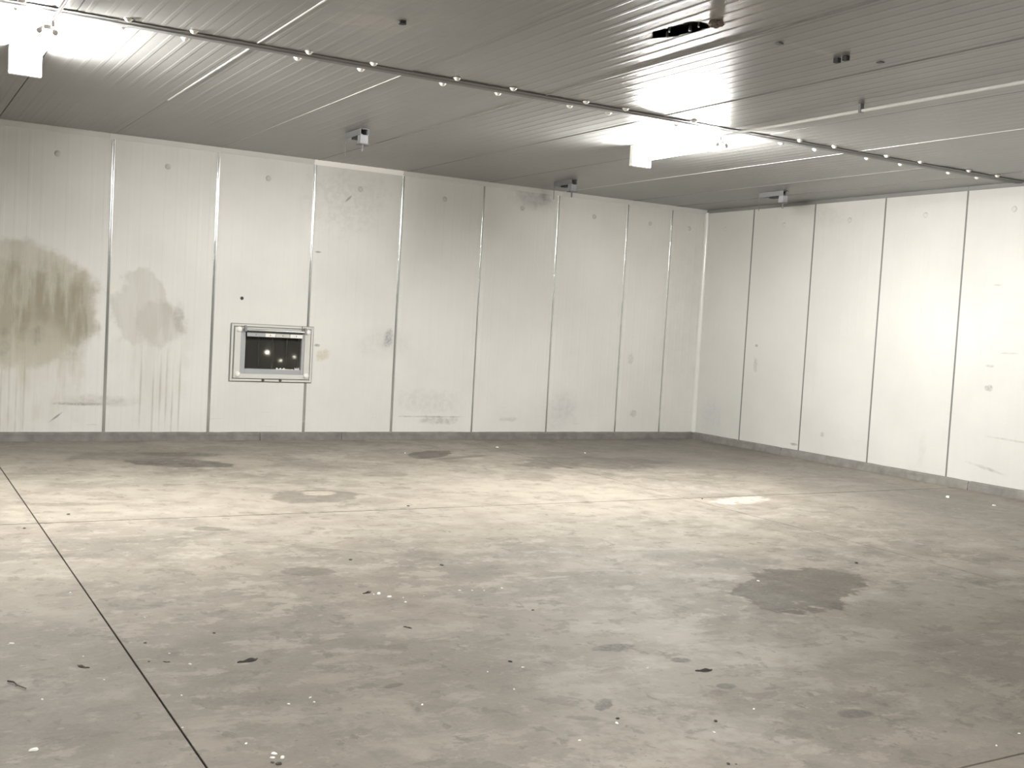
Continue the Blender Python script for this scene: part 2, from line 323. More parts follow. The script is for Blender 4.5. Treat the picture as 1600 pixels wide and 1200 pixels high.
WET = (.075, .069, .057); OIL = (.16, .148, .12); PALE = (.51, .485, .415)
floor_stains_and_sheen = [
    # broad pale cream areas mixed into the floor colour
    dict(c=(-6.95, -4.1), r=(2.6, 1.1), a=.0, col=PALE, k=.55, soft=.6, ragged=1.3, n=1.3, b=.75),
    dict(c=(-9.2, -3.9), r=(1.2, .9), col=PALE, k=.55, soft=.6, ragged=1.3, n=1.5, b=.7),
    dict(c=(-5.1, -4.6), r=(1.2, 1.3), a=.8, col=PALE, k=.6, soft=.6, ragged=1.3, n=1.6, b=.7),
    dict(c=(-5.7, -3.4), r=(1.1, .6), col=PALE, k=.5, soft=.6, ragged=1.3, n=2, b=.7),
    dict(c=(-6.35, -5.4), r=(.8, .6), col=PALE, k=.45, soft=.6, ragged=1.3, n=2, b=.7),
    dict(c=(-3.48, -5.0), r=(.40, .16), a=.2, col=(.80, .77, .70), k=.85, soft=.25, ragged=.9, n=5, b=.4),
    dict(c=(-5.2, -6.7), r=(.4, .2), col=PALE, k=.55, soft=.4, ragged=1.2, n=4, b=.7),
    dict(c=(-7.35, -8.85), r=(.28, .16), a=.2, col=(.56, .53, .46), k=.6, soft=.5, ragged=1.2, n=6, b=.6),  # sheen of the right lamp, painted as a pale patch
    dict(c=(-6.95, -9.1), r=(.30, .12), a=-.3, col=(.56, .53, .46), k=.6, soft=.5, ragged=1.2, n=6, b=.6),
    dict(c=(-8.1, -9.7), r=(.45, .35), a=.2, col=(.52, .49, .43), k=.6, soft=.6, ragged=1.4, n=5, b=.8),  # near end of the lamp reflection, painted into the concrete colour
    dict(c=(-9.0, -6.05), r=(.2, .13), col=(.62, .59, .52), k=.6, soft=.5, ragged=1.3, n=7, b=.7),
    # broad darker areas
    dict(c=(-9.2, -.9), r=(1.4, .9), col=(.26, .245, .215), k=.55, soft=.5, ragged=.9, n=1.6, b=.6),
    dict(c=(-7.0, -.6), r=(2.2, .6), col=(.28, .265, .235), k=.5, soft=.6, ragged=.9, n=1.5, b=.5),
    dict(c=(-1.7, -1.3), r=(2.3, 1.5), a=.1, col=(.20, .195, .185), k=.75, soft=.35, ragged=.7, n=1.0, b=.3),
    dict(c=(-1.2, -3.8), r=(1.1, 2.4), a=.1, col=(.25, .24, .22), k=.6, soft=.5, ragged=.9, n=1.2, b=.45),
    dict(c=(-1.6, -6.2), r=(1.3, 1.6), col=(.22, .21, .19), k=.6, soft=.5, ragged=.9, n=1.2, b=.45),
    dict(c=(-5.3, -9.6), r=(1.7, 1.0), a=.4, col=(.24, .23, .205), k=.5, soft=.6, ragged=.8, n=1.2, b=.4),
    dict(c=(-10.1, -8.2), r=(.42, .9), a=.1, col=(.25, .235, .20), k=.6, soft=.4, ragged=.9, n=2, b=.5),
    dict(c=(-10.15, -6.9), r=(.5, .45), col=(.27, .25, .21), k=.5, soft=.5, ragged=.9, n=2.5, b=.5),
    dict(c=(-8.75, -8.9), r=(1.0, .8), col=(.28, .26, .23), k=.45, soft=.7, ragged=.9, n=2, b=.5),
    # individual stains
    dict(c=(-8.12, -1.90), r=(.50, .30), a=-.4, col=WET, k=.95, soft=.08, ragged=1.3, n=3.4, b=.35),
    dict(c=(-8.45, -1.35), r=(.72, .33), a=-.1, col=(.17, .16, .14), k=.85, soft=.2, ragged=1.3, n=2.6, b=.5),
    dict(c=(-7.95, -1.25), r=(.45, .16), a=-.2, col=(.11, .105, .09), k=.85, soft=.15, ragged=1.2, n=3.5, b=.5),
    dict(c=(-7.50, -4.05), r=(.40, .33), a=.4, col=(.20, .185, .16), k=.9, soft=.08, ragged=.8, n=3.2, b=.25),
    dict(c=(-7.40, -3.90), r=(.16, .11), a=.2, col=(.58, .55, .46), k=.9, soft=.2, ragged=.8, n=6, b=.3),
    dict(c=(-7.05, -4.35), r=(.20, .16), col=(.28, .26, .22), k=.7, soft=.2, ragged=1, n=5, b=.4),
    dict(c=(-7.27, -3.24), r=(.25, .15), col=(.28, .26, .225), k=.8, soft=.15, ragged=.8, n=4, b=.3),
    dict(c=(-6.95, -3.55), r=(.16, .08), col=(.27, .25, .215), k=.75, soft=.2, ragged=.9, n=5, b=.3),
    dict(c=(-6.55, -3.75), r=(.12, .07), col=(.26, .24, .205), k=.75, soft=.2, ragged=.9, n=6, b=.3),
    dict(c=(-6.75, -4.1), r=(.13, .10), col=(.30, .28, .24), k=.7, soft=.2, ragged=.9, n=6, b=.3),
    dict(c=(-5.14, -1.45), r=(.42, .21), a=.75, col=WET, k=.88, soft=.10, ragged=.7, n=3, b=.15),
    dict(c=(-4.85, -1.75), r=(.38, .07), a=.3, col=WET, k=.7, soft=.2, ragged=.8, n=4, b=.3),
    dict(c=(-8.48, -6.68), r=(.16, .12), a=-.2, col=(.18, .165, .14), k=.9, soft=.1, ragged=.8, n=6, b=.2),
    dict(c=(-5.56, -7.95), r=(.66, .36), a=.50, col=(.105, .094, .072), k=.96, soft=.05, ragged=1.15, n=3.6, b=.22),
    dict(c=(-5.25, -7.80), r=(.42, .17), a=.5, col=OIL, k=.7, soft=.15, ragged=1.0, n=4, b=.5),
    dict(c=(-5.85, -8.22), r=(.32, .10), a=.35, col=OIL, k=.6, soft=.15, ragged=1.0, n=5, b=.4),
    dict(c=(-5.28, -7.27), r=(.16, .09), col=(.22, .21, .18), k=.7, soft=.2, ragged=1, n=6, b=.4),
    dict(c=(-4.84, -3.25), r=(.38, .26), a=.5, col=(.25, .235, .205), k=.75, soft=.15, ragged=1, n=4, b=.4),
    dict(c=(-3.40, -2.35), r=(1.05, .50), a=.1, col=(.13, .123, .11), k=.85, soft=.12, ragged=1.4, n=2.2, b=.5),
    dict(c=(-6.36, -2.9), r=(.25, .18), a=.3, col=(.24, .225, .195), k=.75, soft=.2, ragged=1, n=4, b=.4),
    dict(c=(-6.7, -2.1), r=(.45, .26), col=(.25, .235, .21), k=.65, soft=.3, ragged=1.2, n=3, b=.5),
    dict(c=(-8.70, -5.25), r=(.13, .08), a=-.5, col=(.16, .15, .125), k=.85, soft=.15, ragged=.9, n=8, b=.3),
    dict(c=(-7.57, -8.65), r=(.11, .06), a=-.1, col=(0.090, 0.087, 0.075), k=.8, soft=.2, ragged=1.2, n=12, b=.5),
    dict(c=(-8.10, -9.32), r=(.08, .035), a=.75, col=(0.102, 0.096, 0.084), k=.85, soft=.2, ragged=.9, n=12, b=.4),
    dict(c=(-8.28, -9.42), r=(.07, .022), a=-.5, col=(.19, .18, .155), k=.7, soft=.3, ragged=.9, n=14, b=.4),
    dict(c=(-7.13, -9.81), r=(.085, .05), a=-.1, col=(0.114, 0.108, 0.096), k=.75, soft=.2, ragged=.7, n=9, b=.2),
    dict(c=(-6.98, -9.92), r=(.09, .025), a=-.4, col=(.21, .20, .175), k=.6, soft=.3, ragged=.9, n=9, b=.3),
    dict(c=(-7.375, -8.93), r=(.05, .04), col=(0.096, 0.090, 0.078), k=.8, soft=.2, ragged=.7, n=14, b=.2),
    dict(c=(-7.42, -9.32), r=(.05, .035), col=(0.120, 0.114, 0.102), k=.75, soft=.2, ragged=.7, n=14, b=.2),
    dict(c=(-7.24, -9.42), r=(.04, .018), col=(.19, .18, .16), k=.75, soft=.2, ragged=.7, n=14, b=.2),
    dict(c=(-8.84, -8.79), r=(.055, .020), a=.3, col=(0.120, 0.114, 0.096), k=.75, soft=.3, ragged=.8, n=14, b=.3),
    dict(c=(-8.74, -7.30), r=(.06, .05), col=(.22, .215, .17), k=.7, soft=.3, ragged=1, n=12, b=.5),
    dict(c=(-9.18, -9.47), r=(.07, .06), col=(.25, .25, .22), k=.6, soft=.5, ragged=1, n=9, b=.5),
    dict(c=(-9.62, -9.1), r=(.1, .03), col=(.24, .225, .2), k=.5, soft=.5, ragged=1, n=9, b=.5),
    dict(c=(-7.05, -6.53), r=(.2, .13), col=(.27, .255, .225), k=.6, soft=.4, ragged=1, n=5, b=.5),
    dict(c=(-5.8, -6.95), r=(.35, .16), col=(.25, .24, .21), k=.6, soft=.4, ragged=1.1, n=4, b=.5),
    dict(c=(-6.9, -8.6), r=(.07, .03), col=(.25, .22, .18), k=.7, soft=.3, ragged=.7, n=9, b=.3),
    dict(c=(-9.55, -4.05), r=(.30, .08), a=-.2, col=(.20, .185, .155), k=.7, soft=.3, ragged=1.2, n=6, b=.5),
    # cracks
    dict(c=(-7.95, -6.25), r=(.62, .008), a=-.66, col=(.15, .14, .12), k=.85, soft=.5, ragged=.6, n=3, b=.4),
    dict(c=(-3.2, -5.35), r=(.45, .010), a=.35, col=(.15, .14, .12), k=.8, soft=.5, ragged=.6, n=3, b=.4),
    dict(c=(-2.3, -6.0), r=(.4, .010), a=-.6, col=(.13, .125, .11), k=.8, soft=.5, ragged=.6, n=3, b=.4),
]
def floor_material(x0, x1, y0, y1):
    m, nt, b = newmat('stained_concrete')
    g = nt.nodes.new('ShaderNodeNewGeometry'); v0 = g.outputs['Position']
    fl = nt.nodes.new('ShaderNodeVectorMath'); fl.operation = 'MULTIPLY'; nt.links.new(v0, fl.inputs[0]); fl.inputs[1].default_value = (1, 1, 0); v = fl.outputs[0]
    n1 = noise_node(nt, v, .5, 5, .6, .4); n2 = noise_node(nt, v, 1.5, 8, .70, .15); n3 = noise_node(nt, v, 6, 7, .72, .15); n4 = noise_node(nt, v, 45, 4, .7)
    nd = noise_node(nt, mapped(nt, v, (2.2, 3.4, 1)), 1, 8, .72, .2)
    col = mixc(nt, ramp(nt, n1, .36, .64), (.235, .222, .196), (.30, .285, .25))
    col = mixc(nt, ramp(nt, n2, .50, .40, 0, .55), col, (.185, .175, .153))
    col = mixc(nt, ramp(nt, n2, .52, .60, 0, .55), col, (.385, .365, .318))
    col = mixc(nt, ramp(nt, nd, .545, .59, 0, .55), col, (.42, .40, .35))
    col = mixc(nt, ramp(nt, nd, .44, .39, 0, .60), col, (.165, .156, .137))
    col = mixc(nt, ramp(nt, n3, .42, .35, 0, .60), col, (.165, .156, .137))
    col = mixc(nt, ramp(nt, n3, .57, .64, 0, .50), col, (.42, .40, .355))
    # warm / cool drift
    n5 = noise_node(nt, v, 1.3, 3); col = mixc(nt, ramp(nt, n5, .4, .65, 0, .35), col, (.31, .277, .236))
    wet = None
    for s in floor_stains_and_sheen:
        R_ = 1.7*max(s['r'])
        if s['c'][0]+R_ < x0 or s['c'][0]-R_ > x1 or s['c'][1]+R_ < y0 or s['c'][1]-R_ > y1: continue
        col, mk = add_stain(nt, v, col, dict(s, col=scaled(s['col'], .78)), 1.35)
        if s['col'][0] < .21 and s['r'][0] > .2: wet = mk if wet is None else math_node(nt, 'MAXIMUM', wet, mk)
    # small scuffs stretched marks and pits
    n6 = noise_node(nt, mapped(nt, v, (3.2, 4.2, 1)), 1, 5, .62, .1); col = mixc(nt, ramp(nt, n6, .60, .63, 0, .42), col, (.13, .122, .105))
    n7 = noise_node(nt, mapped(nt, v, (9, 6, 1)), 1, 5, .62, .1); col = mixc(nt, ramp(nt, n7, .615, .645, 0, .46), col, (.12, .112, .096))
    n9 = noise_node(nt, mapped(nt, v, (5, 8, 1)), 1.1, 6, .68, .1); col = mixc(nt, ramp(nt, n9, .62, .68, 0, .40), col, (.44, .42, .37))
    n8 = noise_node(nt, v, 34, 3); col = mixc(nt, ramp(nt, n8, .70, .74, 0, .6), col, (.12, .11, .095))
    col = mixc(nt, ramp(nt, n4, .3, .7, 0, .18), col, (.37, .35, .31))
    col = mixc(nt, 1.0, col, (.79, .752, .728), 'MULTIPLY')
    nt.links.new(col, b.inputs['Base Color'])
    ro = ramp(nt, n2, .3, .7, .70, .58)
    if wet is not None: ro = math_node(nt, 'SUBTRACT', ro, math_node(nt, 'MULTIPLY', wet, .06))
    nt.links.new(ro, b.inputs['Roughness']); b.inputs['Specular IOR Level'].default_value = .20
    bp = nt.nodes.new('ShaderNodeBump'); bp.inputs['Strength'].default_value = .25; bp.inputs['Distance'].default_value = .012
    h = math_node(nt, 'ADD', n2, math_node(nt, 'MULTIPLY', n3, .25)); nt.links.new(h, bp.inputs['Height']); nt.links.new(bp.outputs[0], b.inputs['Normal'])
    return m
M['joint'] = plain('dirty_joint_filler', (.15, .13, .11), .8)
M['kerb'] = plain('kerb_concrete', (.175, .168, .152), .8, bump=.5, bscale=9, var=.5)
M['core'] = plain('panel_core', (.35, .34, .31), .8)
M['bead'] = plain('grey_joint_strip', (.60, .61, .60), .2, metal=.9)
M['bead_thin'] = plain('dark_joint_strip', (.16, .16, .15), .45, spec=.3)
M['white_plastic'] = plain('white_plastic', (.80, .79, .74), .35)
M['cap_grey'] = plain('dull_plastic_cap', (.52, .515, .48), .4)
M['corner'] = plain('corner_cove_plastic', (.62, .62, .59), .22, spec=.6)
M['cornice'] = plain('cornice_grey_white', (.58, .575, .55), .35, var=.08, bscale=3)
M['cornice_new'] = plain('cornice_bright_white', (.90, .89, .85), .25)
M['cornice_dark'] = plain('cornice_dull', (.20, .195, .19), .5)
M['rail'] = plain('rail_grey_steel', (.15, .15, .146), .5)
M['pipe'] = plain('white_conduit', (.78, .78, .75), .35)
M['bracket'] = plain('galvanised_bracket', (.26, .26, .265), .5, metal=.3)
M['bracket_light'] = plain('pale_bracket_block', (.30, .30, .31), .5)
M['black'] = plain('black_rubber', (.03, .03, .03), .7)
M['dark_void'] = plain('dark_cavity', (.035, .035, .045), .9, var=.5, bscale=10)
M['frame'] = plain('off_white_frame', (.60, .595, .56), .35)
M['gasket'] = plain('grey_inner_frame', (.36, .37, .375), .4)
M['tube'] = emit('lit_tube', (1.0, .984, .948), LAMP_STRENGTH)
M['steel'] = plain('steel', (.55, .55, .54), .3, metal=.8)

# ------------------------------------------------------------ profiled panels
def profile(width, pitch, rib, h):
    """flat sheet with shallow raised ribs; list of (u, height)"""
    pts = [(0, 0)]; n = max(1, round(width/pitch)); p = width/n
    for i in range(n):
        c = (i+.5)*p
        pts += [(c-rib/2-.006, 0), (c-rib/2, h), (c+rib/2, h), (c+rib/2+.006, 0)]
    pts.append((width, 0)); return pts
def ph(prof, u):
    for (a, ha), (b, hb) in zip(prof, prof[1:]):
        if a <= u <= b: return ha if b == a else ha+(hb-ha)*(u-a)/(b-a)
    return 0
def panel_mesh(name, prof, length, mat, to3, thick=.03, hole=None, extra_u=(), extra_v=(), rows=1):
    """sheet in (u, v, w): u across, v along, w out of the surface (w=0 flat face). to3 maps to xyz. hole(u,v)->bool on face centres."""
    us = sorted(set([round(p[0], 5) for p in prof] + [round(u, 5) for u in extra_u]))
    vs = sorted(set([length*i/rows for i in range(rows+1)] + list(extra_v)))
    V = []; F = []; idx = {}
    for j, v in enumerate(vs):
        for i, u in enumerate(us):
            idx[i, j] = len(V); V.append(to3(u, v, ph(prof, u)))
    for j in range(len(vs)-1):
        for i in range(len(us)-1):
            if hole and hole((us[i]+us[i+1])/2, (vs[j]+vs[j+1])/2): continue
            F.append((idx[i, j], idx[i+1, j], idx[i+1, j+1], idx[i, j+1]))
    # edge returns
    def strip(seq):
        b0 = len(V)
        for (u, v) in seq: V.append(to3(u, v, -thick))
        return b0
    for jj in (0, len(vs)-1):
        b0 = strip([(u, vs[jj]) for u in us])
        for i in range(len(us)-1): F.append((idx[i, jj], idx[i+1, jj], b0+i+1, b0+i))
    for ii in (0, len(us)-1):
        b0 = strip([(us[ii], v) for v in vs])
        for j in range(len(vs)-1): F.append((idx[ii, j], idx[ii, j+1], b0+j+1, b0+j))
    me = bpy.data.meshes.new(name); me.from_pydata(V, [], F); me.update(); me.materials.append(mat)
    return me
def own_mat(o, mat):
    o.material_slots[0].link = 'OBJECT'; o.material_slots[0].material = mat; return o

# ------------------------------------------------------------ floor
XL, YN = -18.0, -18.5            # far left wall, wall behind the camera
fl = link('floor', MB().box((XL, YN, -.15), (0.02, 0.02, -.014)).me('floor', M['joint']))
tag(fl, 'stained grey concrete floor with narrow joints between slabs', 'floor', kind='structure')
xs = [(XL, -9.794), (-9.786, -4.007), (-3.993, 0)]
ys = [(YN, -10.405), (-10.395, -4.790), (-4.772, 0)]
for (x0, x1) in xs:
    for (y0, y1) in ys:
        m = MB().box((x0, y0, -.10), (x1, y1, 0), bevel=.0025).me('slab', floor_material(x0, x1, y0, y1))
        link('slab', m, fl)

# ------------------------------------------------------------ back wall
PW = 1.18; GAP = .012
WX0, WX1, WZ0, WZ1 = -6.975, -6.262, .86, 1.325     # hatch opening in the wall
bw = MB()
bw.box((XL-.1, .025, 0), (WX0, .125, H+.05)); bw.box((WX1, .025, 0), (.125, .125, H+.05))
bw.box((WX0, .025, 0), (WX1, .125, WZ0)); bw.box((WX0, .025, WZ1), (WX1, .125, H+.05))
wb = link('wall_back', bw.me('wall_back', M['core'])); tag(wb, 'long white insulated panel wall at the back with stains at left', 'wall', kind='structure')
prof_w = profile(PW-GAP, .131, .028, .0008)
def to_back(u, v, w): return (u, -w, v)
std = panel_mesh('panel', prof_w, H-KERB+.02, None, to_back)
seams_b = [-1.4685-PW*k for k in range(0, 12)]
seams_b = [s for s in seams_b if s > XL]
bead_prof = []
def bead_mesh(name, wid, proud, length, mat):
    pr = [(wid/2*math.cos(t), -proud*math.sin(t)) for t in [math.pi*i/10 for i in range(11)]]
    pr = [(wid/2, .012)] + pr + [(-wid/2, .012)]
    return MB().prism(pr, 'z', 0, length).me(name, mat, smooth=True)
bead_m = bead_mesh('joint_strip', .036, .006, H-KERB-.03, M['bead'])
bead_t = bead_mesh('joint_strip', .026, .004, H-KERB-.03, M['bead'])
cap_b = MB().dome((0, 0, 0), (0, -1, 0), .034, .014).me('bolt_cap', M['cap_grey'], True)
def wcap(par, x, z): link('bolt_cap', cap_b, par, (x, -.0005, z))
HOLE = lambda u, v: False
for k, s in enumerate(seams_b):
    x0 = s-PW+GAP/2 if k >= 0 else 0
    xl = max(x0, XL)
    if abs(s-(-1.4685-PW*4)) < 1e-6:   # hatch panel: s is its right edge
        off = s-PW+GAP/2
        eu = (WX0-off, WX1-off); ev = (WZ0-KERB, WZ1-KERB)
        me = panel_mesh('panel', prof_w, H-KERB+.02, None, to_back, extra_u=eu, extra_v=ev,
                        hole=lambda u, v: eu[0] < u < eu[1] and ev[0] < v < ev[1])
        pn = link('panel', me, wb, (off, 0, KERB))
    elif x0 < XL:
        me = panel_mesh('panel', profile(s-GAP/2-XL, .131, .028, .0008), H-KERB+.02, None, to_back)
        pn = link('panel', me, wb, (XL, 0, KERB))
    else:
        pn = link('panel', std, wb, (x0, 0, KERB))
    own_mat(pn, back_mat(s-PW, s))
    wcap(wb, s-PW/2+.01, 3.155)
    link('joint_strip', bead_m if k > 2 else bead_t, wb, (s, 0, KERB))
# narrow panels next to the corner
for (a, b_) in ((-1.4685, -.665), (-.665, -.012)):
    me = panel_mesh('panel', profile(b_-a-GAP, .131, .028, .0008), H-KERB+.02, None, to_back)
    own_mat(link('panel', me, wb, (a+GAP/2, 0, KERB)), back_mat(a, b_))
link('joint_strip', bead_t, wb, (-.665, 0, KERB))
wcap(wb, -1.06, 3.15); wcap(wb, -.34, 3.145)
# drilled hole with dark plug above the hatch
link('plug_hole', MB().cyl((0, .004, 0), (0, -.004, 0), .021, n=14).me('plug_hole', M['black']), wb, (-7.028, 0, 1.704))

# ------------------------------------------------------------ right wall
rw = link('wall_right', MB().box((.025, YN-.1, 0), (.125, .125, H+.05)).me('wall_right', M['core']))
tag(rw, 'bright white insulated panel wall on the right with thin dark joints', 'wall', kind='structure')
PR = 1.188
def to_right(u, v, w): return (-w, -u, v)
stdr = panel_mesh('panel', profile(PR-.008, .132, .028, .0008), H-KERB+.02, None, to_right)
def rot_bead(name, wid, proud):
    pr = [(-proud*math.sin(t), wid/2*math.cos(t)) for t in [math.pi*i/10 for i in range(11)]]
    pr = [(.012, wid/2)] + pr + [(.012, -wid/2)]
    return MB().prism(pr, 'z', 0, H-KERB-.02).me(name, M['bead_thin'], smooth=True)
bead_r = rot_bead('joint_strip', .024, .003)
cap_r = MB().dome((0, 0, 0), (-1, 0, 0), .034, .014).me('bolt_cap', M['cap_grey'], True)
me = panel_mesh('panel', profile(1.0205-.016, .13, .028, .0008), H-KERB+.02, None, to_right)
own_mat(link('panel', me, rw, (0, -.012, KERB)), right_mat(-1.02, 0)); link('bolt_cap', cap_r, rw, (-.0005, -.42, 3.15))
y = -1.0205; k = 0
while y > YN+.1:
    link('joint_strip', bead_r, rw, (0, y, KERB))
    if y-PR > YN: pn = link('panel', stdr, rw, (0, y-.004, KERB))
    else: pn = link('panel', panel_mesh('panel', profile(y-.004-YN, .13, .028, .0008), H-KERB+.02, None, to_right), rw, (0, y-.004, KERB))
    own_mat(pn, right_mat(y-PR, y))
    link('bolt_cap', cap_r, rw, (-.0005, y-PR/2-.02, 3.155))
    y -= PR; k += 1

# ------------------------------------------------------------ unseen walls that close the room
lw = link('wall_left', MB().box((XL-.12, YN-.1, 0), (XL, .02, H+.05)).me('wall_left', M['wall_plain'])); tag(lw, 'white panel wall closing the room on the left', 'wall', kind='structure')
fw = link('wall_front', MB().box((XL, YN-.12, 0), (.02, YN, H+.05)).me('wall_front', M['wall_plain'])); tag(fw, 'white panel wall behind the viewpoint', 'wall', kind='structure')

# ------------------------------------------------------------ concrete kerb at the foot of the walls
def kerb_piece(axis, a, b, seed):
    d = .045
    prof = [(.024, 0), (.024, KERB+.004), (-.006, KERB+.004), (-d+.012, KERB-.002), (-d, KERB-.014), (-d-.004, KERB*.5), (-d-.012, 0)]
    if axis == 'y': prof = [(u, v) for u, v in prof]
    def jit(c, t):
        out = Vector(c); z = c.z
        nn = noise.noise(Vector((t*1.7+seed*9, z*20, seed))); n2 = noise.noise(Vector((t*7+seed*3, z*30, 5+seed)))
        front = (c.y if axis == 'x' else c.x) < -.004
        if front:
            dd = nn*.008+n2*.005
            if axis == 'x': out.y += dd
            else: out.x += dd
            if z > .05: out.z += min(0, nn*.010+n2*.006)
        return out
    return MB().prism(prof, axis, a, b, steps=max(4, int(abs(b-a)/.06)), jitter=jit).me('kerb_segment', M['kerb'])
kb = empty('baseboard_back'); tag(kb, 'chipped grey concrete kerb under the back wall', 'kerb', kind='structure')
for i, (a, b_) in enumerate(((XL, -10.4), (-10.392, -6.75), (-6.744, -5.7), (-5.694, -2.9), (-2.894, -.045))):
    link('kerb_segment', kerb_piece('x', a, b_, i), kb)
kr = empty('baseboard_right'); tag(kr, 'chipped grey concrete kerb under the right wall', 'kerb', kind='structure')
for i, (a, b_) in enumerate(((YN, -8.2), (-8.192, -4.93), (-4.922, -1.93), (-1.922, 0))):
    link('kerb_segment', kerb_piece('y', a, b_, 11+i), kr)

# ------------------------------------------------------------ cornice strips and corner cove
def cornice(axis, a, b, mat, size=.055):
    pr = [(.0, H), (.0, H-size-.006), (-.006, H-size-.006), (-.010, H-size), (-size*.45, H-.016), (-size*.5, H)]
    return MB().prism(pr, axis, a, b).me('cornice_strip', mat)
cb_ = empty('trim_1'); tag(cb_, 'pale cornice strip where the back wall meets the ceiling', 'trim', kind='structure')
for a, b_, mt in ((XL, -8.6, 'cornice'), (-8.597, -6.21, 'cornice'), (-6.207, -5.02, 'cornice_new'), (-5.017, -2.6, 'cornice'), (-2.597, -.03, 'cornice')):
    link('cornice_strip', cornice('x', a, b_, M[mt]), cb_)
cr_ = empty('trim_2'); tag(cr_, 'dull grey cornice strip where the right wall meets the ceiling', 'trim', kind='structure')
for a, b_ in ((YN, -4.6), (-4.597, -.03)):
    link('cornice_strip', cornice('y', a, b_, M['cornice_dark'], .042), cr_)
cc = [(-.045, .0), (0, 0), (0, -.045)]
arc = [(-.045+.045*math.sin(t)*1.0, -.045+.045*math.cos(t)) for t in [math.pi/2*i/8 for i in range(9)]]
# concave-ish rounded bead filling the inside corner
arc = [(-.050*math.cos(t)+.006, -.050*math.sin(t)+.006) for t in [math.pi/2*i/8 for i in range(9)]]
co_ = link('trim_3', MB().prism(arc+[(.006, .006)], 'z', KERB, H-.04).me('trim_3', M['corner'], smooth=True))
tag(co_, 'glossy rounded strip in the corner between back and right wall', 'trim', kind='structure')

# ------------------------------------------------------------ ceiling
ce = link('ceiling', MB().box((XL-.1, YN-.1, H+.12), (.12, .12, H+.3)).me('ceiling', M['core']))
tag(ce, 'dull grey ribbed metal panel ceiling', 'ceiling', kind='structure')
CP = 1.19
cseams = [-6.16-CP*k for k in range(-4, 8)]
cseams = sorted([s for s in cseams if XL < s < -.3])            # left to right
edges = [XL]+cseams+[0.0]
RAILY = -5.245
HX, HY0, HY1 = -6.575, -7.79, -7.29                             # torn opening
def to_ceil(u, v, w): return (u, -v, -w)
rows = ((0.0, -RAILY-.006), (-RAILY+.006, 10.9), (10.91, -YN))
cache = {}
seam_gap = {0: .010, 1: .012, 2: .010}
for r, (v0, v1) in enumerate(rows):
    for i in range(len(edges)-1):
        x0, x1 = edges[i]+.004, edges[i+1]-.004
        wdt = round(x1-x0, 4); L_ = v1-v0
        zo = (-.0015, .0012, -.0008, .002, 0)[(i*3+r*2) % 5]
        pr = profile(wdt, .119, .026, .0011)
        if r == 1 and x0 < HX < x1:
            eu = [HX-x0-.16+.01*q for q in range(29)]; eu = [u for u in eu if 0 < u < wdt]
            ev = [-HY1-v0-.06+.02*q for q in range(32)]
            def hole(u, v):
                X = x0+u; Y = -(v0+v); t = (Y-HY0)/(HY1-HY0)
                if not 0 < t < 1: return False
                half = .088*min(1, (t/.10)**.6 if t < .10 else 1)*min(1, ((1-t)/.28)**.8)
                half *= 1+.08*math.sin(t*19)+.05*math.sin(t*47)
                return abs(X-HX-.012*math.sin(t*6)) < half
            me = panel_mesh('panel', pr, L_, M['ceiling'], to_ceil, hole=hole, extra_u=eu, extra_v=ev)
        else:
            key = (r, wdt)
            if key not in cache: cache[key] = panel_mesh('panel', pr, L_, M['ceiling'], to_ceil)
            me = cache[key]
        link('panel', me, ce, (x0, -v0, H+zo))
# cavity above the torn opening, with stubs of broken foam and hanging sheet shreds
link('torn_cavity', MB().box((HX-.14, HY0-.05, H+.10), (HX+.14, HY1+.05, H+.115)).me('torn_cavity', M['dark_void']), ce)
for (dx, yy, ln, wd) in ((.035, -7.70, .05, .008), (.05, -7.60, .03, .016), (.045, -7.38, .035, .012), (-.03, -7.5, .03, .01)):
    link('metal_shred', MB().box((HX+dx-wd/2, yy-.004, H-.004), (HX+dx+wd/2, yy+.004, H+ln), ).me('metal_shred', M['steel']), ce)
# sealant strips on a few of the ceiling joints
def ceil_strip(x, ya, yb, wd, mat, proud=.004):
    pr = [(x+wd/2*math.cos(t), H-.0005-proud*math.sin(t)) for t in [math.pi*q/6 for q in range(7)]]+[(x-wd/2, H+.008), (x+wd/2, H+.008)]
    return MB().prism(pr, 'y', ya, yb).me('joint_strip', mat, smooth=True)
M['seal_white'] = plain('white_sealant', (.82, .81, .78), .3)
M['seal_grey'] = plain('grey_sealant', (.42, .42, .40), .45)
M['seal_dark'] = plain('dirty_sealant', (.22, .215, .205), .5)
for x, ya, yb, wd, mt in ((-8.54, -2.6, RAILY+.05, .022, 'seal_white'), (-8.54, -10.5, RAILY-.05, .016, 'seal_white'), (-7.35, -5.15, -.03, .006, 'seal_grey'),
                          (-6.16, -5.15, -.03, .016, 'seal_dark'), (-6.16, -10.8, RAILY-.05, .030, 'seal_dark'), (-4.97, -5.15, -.03, .012, 'seal_dark'),
                          (-4.97, -10.8, RAILY-.05, .022, 'seal_dark'), (-2.59, -10.8, RAILY-.05, .010, 'seal_white'), (-2.59, -5.15, -.03, .010, 'seal_white'),
                          (-1.40, -5.15, -.03, .010, 'seal_dark'), (-.61, -10.8, -.03, .016, 'seal_dark'), (-3.78, -5.15, -.03, .010, 'seal_dark')):
    link('joint_strip', ceil_strip(x, ya, yb, wd, M[mt]), ce)

